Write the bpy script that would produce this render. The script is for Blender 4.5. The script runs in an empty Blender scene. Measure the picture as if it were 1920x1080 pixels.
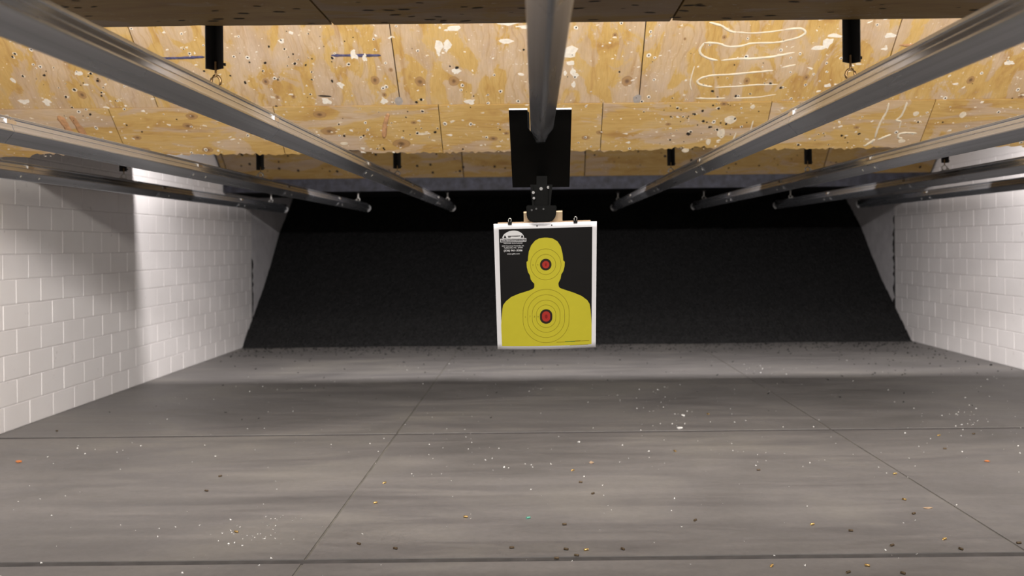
import bpy, bmesh, math, random
from mathutils import Vector, Matrix

R = random.Random(7)
SC = bpy.context.scene
COL = SC.collection

# ------------------------------------------------------------------ camera
F, CX, CY, ROLL, EYE = 1875.0, 1003.0, 457.0, 0.0105, 1.466
cam_d = bpy.data.cameras.new('camera')
cam_d.sensor_width = 36.0
cam_d.lens = F / 1920.0 * 36.0
cam_d.shift_x = -(CX - 960.0) / 1920.0
cam_d.shift_y = -(540.0 - CY) / 1920.0
cam_d.clip_start = 0.05
cam_d.clip_end = 100
cam_d.dof.use_dof = True
cam_d.dof.focus_distance = 4.7
cam_d.dof.aperture_fstop = 2.5
cam = bpy.data.objects.new('camera', cam_d)
COL.objects.link(cam)
cam.matrix_world = (Matrix.Translation((0, 0, EYE)) @ Matrix.Rotation(math.pi / 2, 4, 'X')
                    @ Matrix.Rotation(-ROLL, 4, 'Z'))
SC.camera = cam

# ------------------------------------------------------------------ world, exposure
SC.view_settings.view_transform = 'Standard'
SC.view_settings.look = 'None'
SC.view_settings.exposure = 0.0
SC.view_settings.gamma = 1.0
SC.view_settings.use_curve_mapping = False
W = bpy.data.worlds.new('world')
SC.world = W
W.use_nodes = True
W.node_tree.nodes['Background'].inputs[0].default_value = (1.0, 0.95, 0.9, 1)
W.node_tree.nodes['Background'].inputs[1].default_value = 0.025


def strip_light(name, loc, aim, length, depth, power, color):
    d = bpy.data.lights.new(name, 'AREA')
    d.shape = 'RECTANGLE'
    d.size = length
    d.size_y = depth
    d.energy = power
    d.color = color
    o = bpy.data.objects.new(name, d)
    COL.objects.link(o)
    o.location = loc
    o.rotation_euler = Vector(aim).to_track_quat('-Z', 'X').to_euler()
    z = -Vector(aim).normalized()
    x = Vector((1, 0, 0))
    y = z.cross(x)
    m = Matrix((x, y, z)).transposed().to_4x4()
    m.translation = Vector(loc)
    o.matrix_world = m
    return o


# strip lamps above the firing line, behind the first baffle and behind the second one
strip_light('firing_line_lamp', (0.2, -2.0, EYE + 1.83), (0, 1.0, -0.30), 3.6, 0.12, 430, (1.0, 0.95, 0.90))
strip_light('floor_lamp_row', (0.6, 4.20, EYE + 1.16), (0, 1.0, -0.18), 9.2, 0.03, 385, (1.0, 0.945, 0.92))
strip_light('baffle_lamp_row', (0.6, 5.1, EYE + 1.42), (0, 1.0, -0.15), 9.0, 0.10, 155, (1.0, 0.94, 0.87))
strip_light('trap_lamp_row', (0.6, 10.52, EYE + 1.28), (0, 0.25, -1.0), 8.7, 0.05, 255, (1.0, 0.95, 0.94))


# ------------------------------------------------------------------ helpers
def ray(px, py):
    x = (px - CX) - ROLL * (py - CY)
    y = (py - CY) + ROLL * (px - CX)
    return Vector((x / F, 1.0, -y / F))


EYEV = Vector((0, 0, EYE))


def at_floor(px, py):
    d = ray(px, py)
    return EYEV + d * (EYE / -d.z)


def at_depth(px, py, Y):
    return EYEV + ray(px, py) * Y


def link(name, me, mats, parent=None):
    o = bpy.data.objects.new(name, me)
    COL.objects.link(o)
    if mats is not None and len(me.materials) == 0:
        for m in (mats if isinstance(mats, (list, tuple)) else [mats]):
            me.materials.append(m)
    if parent is not None:
        o.parent = parent
    return o


def to_mesh(bm, name, smooth=False):
    me = bpy.data.meshes.new(name)
    bmesh.ops.recalc_face_normals(bm, faces=bm.faces)
    bm.to_mesh(me)
    bm.free()
    if smooth:
        for p in me.polygons:
            p.use_smooth = True
    return me


def empty(name, loc=(0, 0, 0)):
    o = bpy.data.objects.new(name, None)
    o.empty_display_size = 0.1
    o.location = loc
    COL.objects.link(o)
    return o


def tag(o, label=None, cat=None, group=None, kind=None):
    if label:
        o['label'] = label
    if cat:
        o['category'] = cat
    if group:
        o['group'] = group
    if kind:
        o['kind'] = kind
    return o


def box(bm, lo, hi, bevel=0.0):
    x0, y0, z0 = lo
    x1, y1, z1 = hi
    v = [bm.verts.new(p) for p in ((x0, y0, z0), (x1, y0, z0), (x1, y1, z0), (x0, y1, z0),
                                   (x0, y0, z1), (x1, y0, z1), (x1, y1, z1), (x0, y1, z1))]
    fs = [bm.faces.new([v[i] for i in q]) for q in
          ((0, 3, 2, 1), (4, 5, 6, 7), (0, 1, 5, 4), (1, 2, 6, 5), (2, 3, 7, 6), (3, 0, 4, 7))]
    if bevel:
        es = list({e for f in fs for e in f.edges})
        bmesh.ops.bevel(bm, geom=es, offset=bevel, segments=2, affect='EDGES')
    return v


def box_obj(name, lo, hi, m, parent=None, bevel=0.0):
    bm = bmesh.new()
    box(bm, lo, hi, bevel)
    return link(name, to_mesh(bm, name), m, parent)


def tube(bm, pts, r, seg=8, caps=True, flat=1.0, nrm=None):
    pts = [Vector(p) for p in pts]
    rings = []
    for i, p in enumerate(pts):
        t = (pts[min(i + 1, len(pts) - 1)] - pts[max(i - 1, 0)]).normalized()
        ref = Vector(nrm) if nrm is not None else (Vector((0, 0, 1)) if abs(t.z) < 0.9 else Vector((1, 0, 0)))
        a = t.cross(ref).normalized()
        b = a.cross(t).normalized()
        rr = r[i] if isinstance(r, (list, tuple)) else r
        rings.append([bm.verts.new(p + a * rr * math.cos(k * 2 * math.pi / seg)
                                   + b * rr * flat * math.sin(k * 2 * math.pi / seg)) for k in range(seg)])
    for i in range(len(rings) - 1):
        for k in range(seg):
            bm.faces.new((rings[i][k], rings[i][(k + 1) % seg], rings[i + 1][(k + 1) % seg], rings[i + 1][k]))
    if caps:
        bm.faces.new(rings[0][::-1])
        bm.faces.new(rings[-1])


def lathe(bm, prof, seg=12, axis='Z'):
    rings = []
    for r, h in prof:
        ring = []
        for k in range(seg):
            a = k * 2 * math.pi / seg
            c = (r * math.cos(a), r * math.sin(a), h)
            if axis == 'Y':
                c = (c[0], c[2], c[1])
            ring.append(bm.verts.new(c))
        rings.append(ring)
    for i in range(len(rings) - 1):
        for k in range(seg):
            bm.faces.new((rings[i][k], rings[i][(k + 1) % seg], rings[i + 1][(k + 1) % seg], rings[i + 1][k]))
    bm.faces.new(rings[0][::-1])
    bm.faces.new(rings[-1])


# ------------------------------------------------------------------ materials
class NT:
    def __init__(self, name):
        self.m = bpy.data.materials.new(name)
        self.m.use_nodes = True
        self.t = self.m.node_tree
        self.b = self.t.nodes['Principled BSDF']

    def n(self, kind, **kw):
        nd = self.t.nodes.new(kind)
        for k, v in kw.items():
            if k.startswith('i_'):
                key = k[2:].replace('_', ' ')
                nd.inputs[key].default_value = v
            else:
                setattr(nd, k, v)
        return nd

    def l(self, a, b):
        self.t.links.new(a, b)

    def coord(self, which='Object'):
        return self.n('ShaderNodeTexCoord').outputs[which]

    def mapping(self, vec, scale=(1, 1, 1), loc=(0, 0, 0), rot=(0, 0, 0)):
        mp = self.n('ShaderNodeMapping')
        mp.inputs['Scale'].default_value = scale
        mp.inputs['Location'].default_value = loc
        mp.inputs['Rotation'].default_value = rot
        self.l(vec, mp.inputs['Vector'])
        return mp.outputs[0]

    def noise(self, vec, scale, detail=3, rough=0.55, dist=0.0):
        nd = self.n('ShaderNodeTexNoise')
        nd.inputs['Scale'].default_value = scale
        nd.inputs['Detail'].default_value = detail
        nd.inputs['Roughness'].default_value = rough
        nd.inputs['Distortion'].default_value = dist
        self.l(vec, nd.inputs['Vector'])
        return nd.outputs['Fac']

    def ramp(self, fac, stops):
        r = self.n('ShaderNodeValToRGB')
        while len(r.color_ramp.elements) < len(stops):
            r.color_ramp.elements.new(0.5)
        for e, (p, c) in zip(r.color_ramp.elements, stops):
            e.position = p
            e.color = c if len(c) == 4 else (*c, 1)
        self.l(fac, r.inputs[0])
        return r.outputs[0]

    def mix(self, fac, a, b, mode='MIX'):
        mx = self.n('ShaderNodeMix', data_type='RGBA', blend_type=mode)
        for s, v in ((mx.inputs['Factor'], fac), (mx.inputs['A'], a), (mx.inputs['B'], b)):
            if hasattr(v, 'links') or hasattr(v, 'is_linked'):
                self.l(v, s)
            elif isinstance(v, (int, float)):
                s.default_value = v
            else:
                s.default_value = (*v, 1) if len(v) == 3 else v
        # colour sockets are the ones of type RGBA
        return mx.outputs['Result']

    def math(self, op, a, b=None):
        nd = self.n('ShaderNodeMath', operation=op)
        for s, v in zip(nd.inputs, (a, b)):
            if v is None:
                continue
            if isinstance(v, (int, float)):
                s.default_value = v
            else:
                self.l(v, s)
        return nd.outputs[0]

    def bump(self, h, strength=0.3, dist=0.01):
        bp = self.n('ShaderNodeBump')
        bp.inputs['Strength'].default_value = strength
        bp.inputs['Distance'].default_value = dist
        self.l(h, bp.inputs['Height'])
        self.l(bp.outputs[0], self.b.inputs['Normal'])

    def set(self, **kw):
        names = {'col': 'Base Color', 'rough': 'Roughness', 'metal': 'Metallic', 'spec': 'Specular IOR Level'}
        for k, v in kw.items():
            s = self.b.inputs[names[k]]
            if isinstance(v, (int, float)):
                s.default_value = v
            elif isinstance(v, tuple):
                s.default_value = (*v, 1) if len(v) == 3 else v
            else:
                self.l(v, s)
        return self.m


def mix_rgba(nt, fac, a, b, mode='MIX'):
    mx = nt.n('ShaderNodeMix', data_type='RGBA', blend_type=mode)
    fs, As, Bs = mx.inputs[0], mx.inputs[6], mx.inputs[7]
    for s, v in ((fs, fac), (As, a), (Bs, b)):
        if isinstance(v, bpy.types.NodeSocket):
            nt.l(v, s)
        elif isinstance(v, (int, float)):
            s.default_value = v
        else:
            s.default_value = (*v, 1) if len(v) == 3 else v
    return mx.outputs[2]


NT.mix = mix_rgba


def plain(name, col, rough=0.6, metal=0.0, var=0.12, scale=30.0, spec=0.5, bump=0.0):
    """a simple procedural material: colour with a little noise in it"""
    t = NT(name)
    f = t.noise(t.coord(), scale, 4)
    a = tuple(c * (1 - var) for c in col)
    b = tuple(min(1, c * (1 + var)) for c in col)
    t.set(col=t.ramp(f, [(0.3, a), (0.7, b)]), rough=rough, metal=metal, spec=spec)
    if bump:
        t.bump(f, bump, 0.004)
    return t.m


def m_block():
    t = NT('painted_block')
    g = t.n('ShaderNodeNewGeometry').outputs['Position']
    big = t.noise(g, 0.7, 4)
    fine = t.noise(g, 55, 5, 0.7)
    col = t.ramp(big, [(0.3, (0.77, 0.735, 0.72)), (0.7, (0.85, 0.82, 0.81))])
    spk = t.ramp(t.noise(g, 9, 5, 0.75), [(0.28, (0.55, 0.52, 0.5)), (0.36, (1, 1, 1))])
    col = t.mix(0.6, col, spk, 'MULTIPLY')
    t.set(col=col, rough=0.55, spec=0.4)
    t.bump(fine, 0.25, 0.004)
    return t.m


def m_concrete():
    t = NT('concrete')
    g = t.n('ShaderNodeNewGeometry').outputs['Position']
    big = t.noise(t.mapping(g, (0.55, 0.8, 1)), 1.0, 5, 0.6, 0.6)
    str_ = t.noise(t.mapping(g, (0.45, 2.6, 1)), 1.3, 6, 0.62, 1.2)
    fine = t.noise(g, 24, 6, 0.7)
    c = t.ramp(big, [(0.28, (0.135, 0.127, 0.121)), (0.5, (0.178, 0.167, 0.161)), (0.72, (0.232, 0.217, 0.196))])
    c = t.mix(0.6, c, t.ramp(str_, [(0.3, (0.70, 0.70, 0.72)), (0.5, (0.93, 0.93, 0.93)), (0.68, (1.15, 1.14, 1.12))]), 'MULTIPLY')
    c = t.mix(0.5, c, t.ramp(fine, [(0.3, (0.8, 0.8, 0.8)), (0.7, (1.12, 1.12, 1.12))]), 'MULTIPLY')
    rough = t.ramp(str_, [(0.3, (0.42, 0.42, 0.42)), (0.7, (0.62, 0.62, 0.62))])
    t.set(col=c, rough=rough, spec=0.4)
    t.bump(fine, 0.08, 0.004)
    return t.m


def m_rubber_fill():
    t = NT('shredded_rubber')
    g = t.n('ShaderNodeNewGeometry').outputs['Position']
    v = t.n('ShaderNodeTexVoronoi')
    v.inputs['Scale'].default_value = 38
    t.l(g, v.inputs['Vector'])
    c = t.ramp(v.outputs['Color'], [(0.0, (0.008, 0.008, 0.008)), (1.0, (0.028, 0.0275, 0.028))])
    t.set(col=c, rough=0.85, spec=0.25)
    t.bump(v.outputs['Distance'], 0.9, 0.03)
    return t.m


def m_galv():
    t = NT('galvanised_steel')
    o = t.coord()
    long = t.noise(t.mapping(o, (60, 0.15, 60)), 1.0, 3, 0.5)
    patch = t.noise(t.mapping(o, (5, 0.22, 5)), 2.0, 3, 0.5, 0.0)
    c = t.ramp(long, [(0.3, (0.41, 0.43, 0.46)), (0.7, (0.58, 0.60, 0.65))])
    c = t.mix(0.8, c, t.ramp(patch, [(0.3, (0.80, 0.80, 0.81)), (0.6, (1, 1, 1))]), 'MULTIPLY')
    r = t.ramp(patch, [(0.3, (0.32, 0.32, 0.32)), (0.7, (0.22, 0.22, 0.22))])
    t.set(col=c, rough=r, metal=0.90)
    return t.m


def m_ply(name, knots, horiz, dim=1.0, pale=0.5, shift=0.0):
    """plywood; the UV map is in metres across (u) and up the panel (v)"""
    t = NT(name)
    uv = t.coord('UV')
    rnd = t.n('ShaderNodeObjectInfo').outputs['Random']
    off = t.n('ShaderNodeCombineXYZ')
    t.l(t.math('MULTIPLY', rnd, 23.0), off.inputs[0])
    t.l(t.math('MULTIPLY', rnd, 11.0), off.inputs[1])
    ad = t.n('ShaderNodeVectorMath', operation='ADD')
    t.l(uv, ad.inputs[0])
    t.l(off.outputs[0], ad.inputs[1])
    p = ad.outputs[0]
    sc = (0.8, 2.6, 1) if horiz else (2.4, 1.15, 1)
    rot = (0, 0, 0) if horiz else (0, 0, 0.12)
    q = t.mapping(p, sc, (shift, 0, 0), rot)
    tone = t.noise(q, 2.4, 5, 0.6, 0.8)
    c = t.ramp(tone, [(0.30, (0.47, 0.27, 0.09)), (0.42, (0.58, 0.37, 0.125)), (0.55, (0.63, 0.42, 0.155)), (0.70, (0.62, 0.44, 0.22))])
    # pale, pinkish worn veneer with fairly crisp borders
    ps = t.noise(t.mapping(p, sc, (4.7, 2.1, 0), rot), 1.7, 6, 0.6, 0.9)
    pm = t.ramp(ps, [(0.53 - 0.06 * pale, (0, 0, 0)), (0.55 - 0.06 * pale, (0.55, 0.55, 0.55)), (0.66, (0.9, 0.9, 0.9))])
    pc = t.ramp(t.noise(t.mapping(p, sc, (9.1, 5.5, 0), rot), 2.1, 4), [(0.35, (0.52, 0.38, 0.27)), (0.6, (0.64, 0.50, 0.38))])
    c = t.mix(pm, c, pc)
    # orange-brown streaks
    st = t.noise(t.mapping(p, (1.1, 9, 1) if horiz else (8, 1.0, 1), (2.2, 8.8, 0), rot), 1.2, 4, 0.6, 0.6)
    c = t.mix(t.ramp(st, [(0.60, (0, 0, 0)), (0.70, (0.55, 0.55, 0.55))]), c, (0.44, 0.245, 0.09))
    # growth-ring lines
    wv = t.n('ShaderNodeTexWave', wave_type='BANDS', bands_direction='Y' if horiz else 'X', wave_profile='SAW')
    wv.inputs['Scale'].default_value = 3.4
    wv.inputs['Distortion'].default_value = 16.0
    wv.inputs['Detail'].default_value = 3.0
    wv.inputs['Detail Scale'].default_value = 0.7
    t.l(t.mapping(p, (0.5, 2.3, 1) if horiz else (1.6, 0.9, 1), (1.3, 0.7, 0), rot), wv.inputs['Vector'])
    ln = t.ramp(wv.outputs['Fac'], [(0.0, (1, 1, 1)), (0.72, (1, 1, 1)), (0.93, (0.84, 0.76, 0.64)), (1.0, (0.94, 0.9, 0.85))])
    lm = t.ramp(t.noise(p, 1.7, 2), [(0.42, (0.1, 0.1, 0.1)), (0.6, (0.7, 0.7, 0.7))])
    c = t.mix(lm, c, ln, 'MULTIPLY')
    fib = t.noise(t.mapping(p, (4, 60, 1) if horiz else (60, 5, 1), (0, 0, 0), rot), 2.0, 4, 0.6)
    c = t.mix(0.55, c, t.ramp(fib, [(0.3, (0.82, 0.80, 0.76)), (0.7, (1.1, 1.1, 1.1))]), 'MULTIPLY')
    # scuffs: small whitish flecks
    fl = t.ramp(t.noise(p, 34, 3, 0.6), [(0.62, (0, 0, 0)), (0.68, (0.8, 0.8, 0.8))])
    fl2 = t.ramp(t.noise(p, 3.1, 2), [(0.46, (0, 0, 0)), (0.6, (1, 1, 1))])
    c = t.mix(t.math('MULTIPLY', fl, fl2), c, (0.78, 0.70, 0.60))
    # knots, each at its own place on the panel
    if knots:
        nz = t.noise(uv, 16, 3)
        dmin = None
        for (u, v, r, e) in knots:
            mp = t.mapping(uv, (1 / r * (0.6 if horiz else 1.0), 1 / r * e, 0), (-u / r * (0.6 if horiz else 1.0), -v / r * e, 0))
            ln_ = t.n('ShaderNodeVectorMath', operation='LENGTH')
            t.l(mp, ln_.inputs[0])
            d = ln_.outputs['Value']
            dmin = d if dmin is None else t.math('MINIMUM', dmin, d)
        d = t.math('ADD', dmin, t.math('MULTIPLY', t.math('SUBTRACT', nz, 0.5), 0.7))
        kc = t.ramp(d, [(0.0, (0.10, 0.055, 0.03)), (0.28, (0.20, 0.11, 0.06)), (0.5, (0.40, 0.23, 0.10)), (0.82, (0.42, 0.25, 0.11)), (0.95, (0.23, 0.125, 0.06)), (1.0, (0.46, 0.28, 0.12))])
        km = t.ramp(d, [(0.88, (0.88, 0.88, 0.88)), (1.12, (0, 0, 0))])
        c = t.mix(km, c, kc)
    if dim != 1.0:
        c = t.mix(1.0, c, (dim, dim * 0.97, dim * 0.92), 'MULTIPLY')  # painted shade: dims the whole plywood colour
    t.set(col=c, rough=0.62, spec=0.3)
    t.bump(fib, 0.15, 0.003)
    return t.m


M = {}
M['block'] = m_block()
M['concrete'] = m_concrete()
M['rubber'] = m_rubber_fill()
M['galv'] = m_galv()
M['mortar'] = plain('painted_mortar', (0.68, 0.65, 0.64), 0.7, var=0.06)
M['plaster'] = plain('grey_white_steel_panel', (0.66, 0.64, 0.65), 0.55, var=0.1, scale=6)
M['black'] = plain('black_powder_coat', (0.004, 0.004, 0.0036), 0.6, spec=0.07)
M['angle'] = plain('black_angle_iron', (0.022, 0.021, 0.02), 0.5, spec=0.5)
M['flat_black'] = plain('black_backdrop', (0.004, 0.004, 0.004), 0.95, spec=0.1)  # even near-black for the surfaces at the far end
M['dark_ceiling'] = plain('dark_ceiling', (0.05, 0.042, 0.035), 0.9)
M['gapdark'] = plain('dark_gap', (0.012, 0.011, 0.010), 0.9)
M['brass_rod'] = plain('brassy_rod', (0.35, 0.22, 0.10), 0.4, metal=0.8)
M['boltgrey'] = plain('worn_bolt', (0.16, 0.155, 0.15), 0.45, metal=0.5)
M['zinc'] = plain('zinc_hook', (0.75, 0.73, 0.68), 0.35, metal=0.6)
M['plug'] = plain('white_plastic_plug', (0.62, 0.62, 0.61), 0.4)
M['clipbrown'] = plain('brown_label', (0.20, 0.14, 0.08), 0.7)
M['cliptan'] = plain('pale_tab', (0.75, 0.72, 0.66), 0.6)
M['joint'] = plain('dark_joint_filler', (0.06, 0.055, 0.053), 0.85, var=0.3, scale=9)
M['crack'] = plain('dusty_saw_cut', (0.145, 0.135, 0.115), 0.9, var=0.3, scale=5)
M['paper'] = plain('white_paper', (0.84, 0.83, 0.84), 0.55, var=0.015)
M['ink_black'] = plain('black_ink', (0.008, 0.0075, 0.0075), 0.5, var=0.05, spec=0.3)
M['ink_yellow'] = plain('yellow_ink', (0.60, 0.53, 0.030), 0.5, var=0.02)
M['ink_line'] = plain('olive_ring_ink', (0.30, 0.24, 0.012), 0.5, var=0.05)
M['ink_red'] = plain('red_ink', (0.44, 0.03, 0.02), 0.5, var=0.04)
M['ink_dkred'] = plain('dark_red_ink', (0.26, 0.012, 0.010), 0.5, var=0.04)
M['ink_ring'] = plain('dark_ring_ink', (0.022, 0.010, 0.006), 0.5, var=0.05)
M['ink_white'] = plain('white_ink', (0.80, 0.80, 0.80), 0.5, var=0.02)
M['ink_grey'] = plain('grey_ink', (0.10, 0.10, 0.10), 0.5, var=0.05)
M['ink_green'] = plain('green_ink', (0.10, 0.20, 0.03), 0.5, var=0.05)
M['card'] = plain('cardboard', (0.42, 0.29, 0.18), 0.8, var=0.1)
M['stick'] = plain('pale_wood', (0.58, 0.43, 0.27), 0.7, var=0.12)
M['chip'] = plain('torn_pale_wood', (0.80, 0.70, 0.54), 0.8, var=0.14, scale=40)
M['chipwhite'] = plain('white_torn_fibres', (0.86, 0.80, 0.70), 0.8, var=0.1, scale=40)
M['hole'] = plain('bullet_hole', (0.02, 0.014, 0.01), 0.95)
M['glue'] = plain('dried_adhesive', (0.78, 0.70, 0.55), 0.5, var=0.1, scale=14)
M['blue'] = plain('blue_marker', (0.075, 0.075, 0.17), 0.8, var=0.5, scale=45)
M['redpaint'] = plain('red_marker', (0.55, 0.30, 0.145), 0.8, var=0.25, scale=28)
M['blue_rubber'] = plain('blue_black_rubber', (0.022, 0.022, 0.034), 0.6, var=0.8, scale=9)
M['brass'] = plain('brass', (0.62, 0.42, 0.16), 0.32, metal=0.90)
M['tarnish'] = plain('tarnished_brass', (0.12, 0.085, 0.05), 0.55, metal=0.6)
M['greencase'] = plain('green_case', (0.10, 0.36, 0.26), 0.45)
M['orange'] = plain('orange_wad', (0.50, 0.17, 0.05), 0.7)
M['scrap'] = plain('white_scrap', (0.78, 0.77, 0.74), 0.7)
M['crumb'] = plain('rubber_crumb', (0.012, 0.012, 0.012), 0.8)

XL, XR = -4.25, 5.43          # faces of the side walls
YB = 14.47                    # where the rubber trap meets the floor
CEIL = 3.95

# ------------------------------------------------------------------ floor: slabs between cut joints
floor = box_obj('floor', (XL - 0.3, -3.0, -0.20), (XR + 0.3, 20.0, -0.06), M['gapdark'])
tag(floor, kind='structure')
xs = [XL, -1.09, 2.285, XR]
ys = [-3.0, 1.54, 4.65, 7.76, 14.9]
for i in range(3):
    for j in range(4):
        gy0 = 0.033 if j else 0.0
        gx0 = 0.007 if i else 0.0
        gy1 = 0.033 if j < 3 else 0.0
        gx1 = 0.007 if i < 2 else 0.0
        bm = bmesh.new()
        box(bm, (xs[i] + gx0, ys[j] + gy0, -0.06), (xs[i + 1] - gx1, ys[j + 1] - gy1, 0.0))
        link('slab', to_mesh(bm, 'slab'), M['concrete'], floor)
for y in ys[1:4]:
    box_obj('joint_filler', (XL, y - 0.033, -0.06), (XR, y + 0.033, -0.004), M['joint'], floor)
for x in xs[1:3]:
    for j in range(4):
        box_obj('saw_cut', (x - 0.007, ys[j] + (0.034 if j else 0), -0.06), (x + 0.007, ys[j + 1] - (0.034 if j < 3 else 0), -0.005), M['crack'], floor)

# ------------------------------------------------------------------ side walls of painted blocks
BW, BH, GAP = 0.4064, 0.2032, 0.009
BLK = {}


def block_mesh(w, side):
    key = (round(w, 3), side)
    if key in BLK:
        return BLK[key]
    bm = bmesh.new()
    hw, hh = w / 2 - GAP / 2, BH / 2 - GAP / 2
    d, c = 0.010, 0.003
    s = side                                     # +1: face looks along +X
    back = [bm.verts.new((-0.012 * s, y, z)) for y, z in ((-hw, -hh), (hw, -hh), (hw, hh), (-hw, hh))]
    mid = [bm.verts.new(((d - c) * s, y, z)) for y, z in ((-hw, -hh), (hw, -hh), (hw, hh), (-hw, hh))]
    hw -= c
    hh -= c
    fr = [bm.verts.new((d * s, y, z)) for y, z in ((-hw, -hh), (hw, -hh), (hw, hh), (-hw, hh))]
    for a, b in ((back, mid), (mid, fr)):
        for k in range(4):
            bm.faces.new((a[k], a[(k + 1) % 4], b[(k + 1) % 4], b[k]))
    bm.faces.new(fr)
    me = to_mesh(bm, 'block')
    me.materials.append(M['block'])
    BLK[key] = me
    return me


def block_wall(name, X, side, y_from, y_end, courses, phase):
    wall = box_obj(name, (min(X - 0.0045 * side, X - 0.3 * side), -3.0, 0), (max(X - 0.0045 * side, X - 0.3 * side), y_end, CEIL), M['mortar'])
    tag(wall, kind='structure')
    for c in range(courses):
        ph = phase + (0.5 * BW if c % 2 else 0.0)
        k0 = math.floor((y_from - ph) / BW)
        y = ph + k0 * BW
        while y < y_end - 0.03:
            y1 = min(y + BW, y_end)
            o = bpy.data.objects.new('block', block_mesh(y1 - y, side))
            COL.objects.link(o)
            o.parent = wall
            o.location = (X - 0.010 * side + R.uniform(-0.0012, 0.0012), (y + y1) / 2, (c + 0.5) * BH)
            y += BW
    # plain wall before the block pieces, and above them
    box_obj('wall_face', (min(X - 0.011 * side, X - 0.001 * side), -3.0, 0), (max(X - 0.011 * side, X - 0.001 * side), y_from - 0.45, courses * BH), M['block'], wall)
    box_obj('upper_wall_face', (min(X - 0.011 * side, X - 0.001 * side), -3.0, courses * BH + 0.004), (max(X - 0.011 * side, X - 0.001 * side), y_end, CEIL), M['block'], wall)
    return wall


wl = block_wall('wall_left', XL, 1, 6.9, 15.0, 12, 7.98)
wr = block_wall('wall_right', XR, -1, 9.6, 15.1, 12, 7.90)
# ragged-edged steel panels between the block wall and the trap
for nm, X, s, y0, par in (('end_panel', XL, 1, 15.0, wl), ('end_panel', XR, -1, 15.1, wr)):
    bm = bmesh.new()
    zs = [k * 0.05 for k in range(int(CEIL / 0.05) + 1)]
    ya = [y0 + (R.uniform(0.03, 0.12) if 0.3 < z < (1.3 if s > 0 else 1.85) else R.uniform(0.003, 0.012)) for z in zs]
    vs = []
    for xx in (X - 0.002 * s, X - 0.25 * s):
        vs.append([(bm.verts.new((xx, ya[k], z)), bm.verts.new((xx, 19.4, z))) for k, z in enumerate(zs)])
    for k in range(len(zs) - 1):
        for r in vs:
            bm.faces.new((r[k][0], r[k][1], r[k + 1][1], r[k + 1][0]))
        bm.faces.new((vs[0][k][0], vs[0][k + 1][0], vs[1][k + 1][0], vs[1][k][0]))
    link(nm, to_mesh(bm, nm), M['plaster'], par)
    box_obj('gap_filler', (min(X - 0.26 * s, X - 0.006 * s), y0 + 0.001, 0), (max(X - 0.26 * s, X - 0.006 * s), y0 + 0.15, CEIL), M['gapdark'], par)

wb = box_obj('wall_back', (XL - 0.3, 19.4, 0), (XR + 0.3, 19.6, CEIL), M['flat_black'])
tag(wb, kind='structure')
ce = box_obj('ceiling', (XL - 0.3, -3.0, CEIL), (XR + 0.3, 19.6, CEIL + 0.15), M['dark_ceiling'])
tag(ce, kind='structure')

# ------------------------------------------------------------------ rubber trap (a bank of shredded rubber)
prof = [(14.42, -0.02), (14.60, 0.12), (15.10, 0.46), (15.65, 0.84), (16.15, 1.25), (16.6, 1.66), (17.3, 2.10), (17.95, 2.55), (18.6, 3.0), (19.28, 3.4)]


def prof_at(s):
    s *= len(prof) - 1
    k = min(int(s), len(prof) - 2)
    f = s - k
    return (prof[k][0] * (1 - f) + prof[k + 1][0] * f, prof[k][1] * (1 - f) + prof[k + 1][1] * f)


bm = bmesh.new()
NX, NS = 190, 90
grid = []
for j in range(NS + 1):
    row = []
    y, z = prof_at(j / NS)
    for i in range(NX + 1):
        x = XL + 0.004 + (XR - XL - 0.008) * i / NX
        n = R.gauss(0, 0.012)
        w = 0.035 * math.sin(x * 2.1 + z * 1.3) + 0.02 * math.sin(x * 5.3 - z * 4.1)
        row.append(bm.verts.new((x, y + (n + w) * 0.7, z + n + (w * 0.6 if j > 3 else 0))))
    grid.append(row)
for j in range(NS):
    for i in range(NX):
        bm.faces.new((grid[j][i], grid[j][i + 1], grid[j + 1][i + 1], grid[j + 1][i]))
trap = link('rubber_trap', to_mesh(bm, 'rubber_trap'), M['rubber'])
tag(trap, 'black bank of shredded rubber filling the far end of the range', 'bullet trap')

# ------------------------------------------------------------------ baffle 1: the bright sloping plywood one
A1 = math.radians(42.0)
B1 = Vector((0, 7.86, EYE + 0.730))               # its bottom edge
UP1 = Vector((0, -math.cos(A1), math.sin(A1)))     # up the slope, towards the viewer
N1 = Vector((0, -math.sin(A1), -math.cos(A1)))     # out of the visible face
ROW2 = 0.477
ROW1 = 1.30


def uv1(px, py):
    d = ray(px, py)
    s = (B1 - EYEV).dot(N1) / d.dot(N1)
    p = EYEV + d * s - B1
    return p.x, p.dot(UP1)


def on1(u, v, h=0.0):
    return B1 + Vector((1, 0, 0)) * u + UP1 * v + N1 * h


KN = [(788, 153, 14), (851, 152, 14), (703, 150, 12), (1176, 152, 15), (1400, 152, 9), (1153, 66, 7), (1358, 70, 6),
      (498, 153, 9), (550, 181, 6), (733, 131, 6), (721, 178, 6), (154, 178, 11), (184, 151, 6), (1594, 149, 9),
      (1512, 145, 8), (1284, 73, 4), (520, 182, 6), (1556, 172, 6), (1820, 150, 10), (1915, 180, 9)]
KN2 = [(600, 214, 11), (617, 245, 13), (753, 268, 14), (776, 229, 5), (925, 259, 7), (949, 249, 5), (1098, 257, 7),
       (1125, 247, 6), (1253, 232, 5), (1357, 194, 6), (353, 235, 9), (258, 257, 7), (272, 282, 10), (360, 217, 10),
       (390, 280, 9), (1788, 258, 5), (1606, 238, 5)]


def knots(lst, e=1.25):
    out = []
    for px, py, r in lst:
        u, v = uv1(px, py)
        Y = B1.y + UP1.y * v
        out.append((u, v, r * 0.72 * Y / F, e))
    return out


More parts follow.
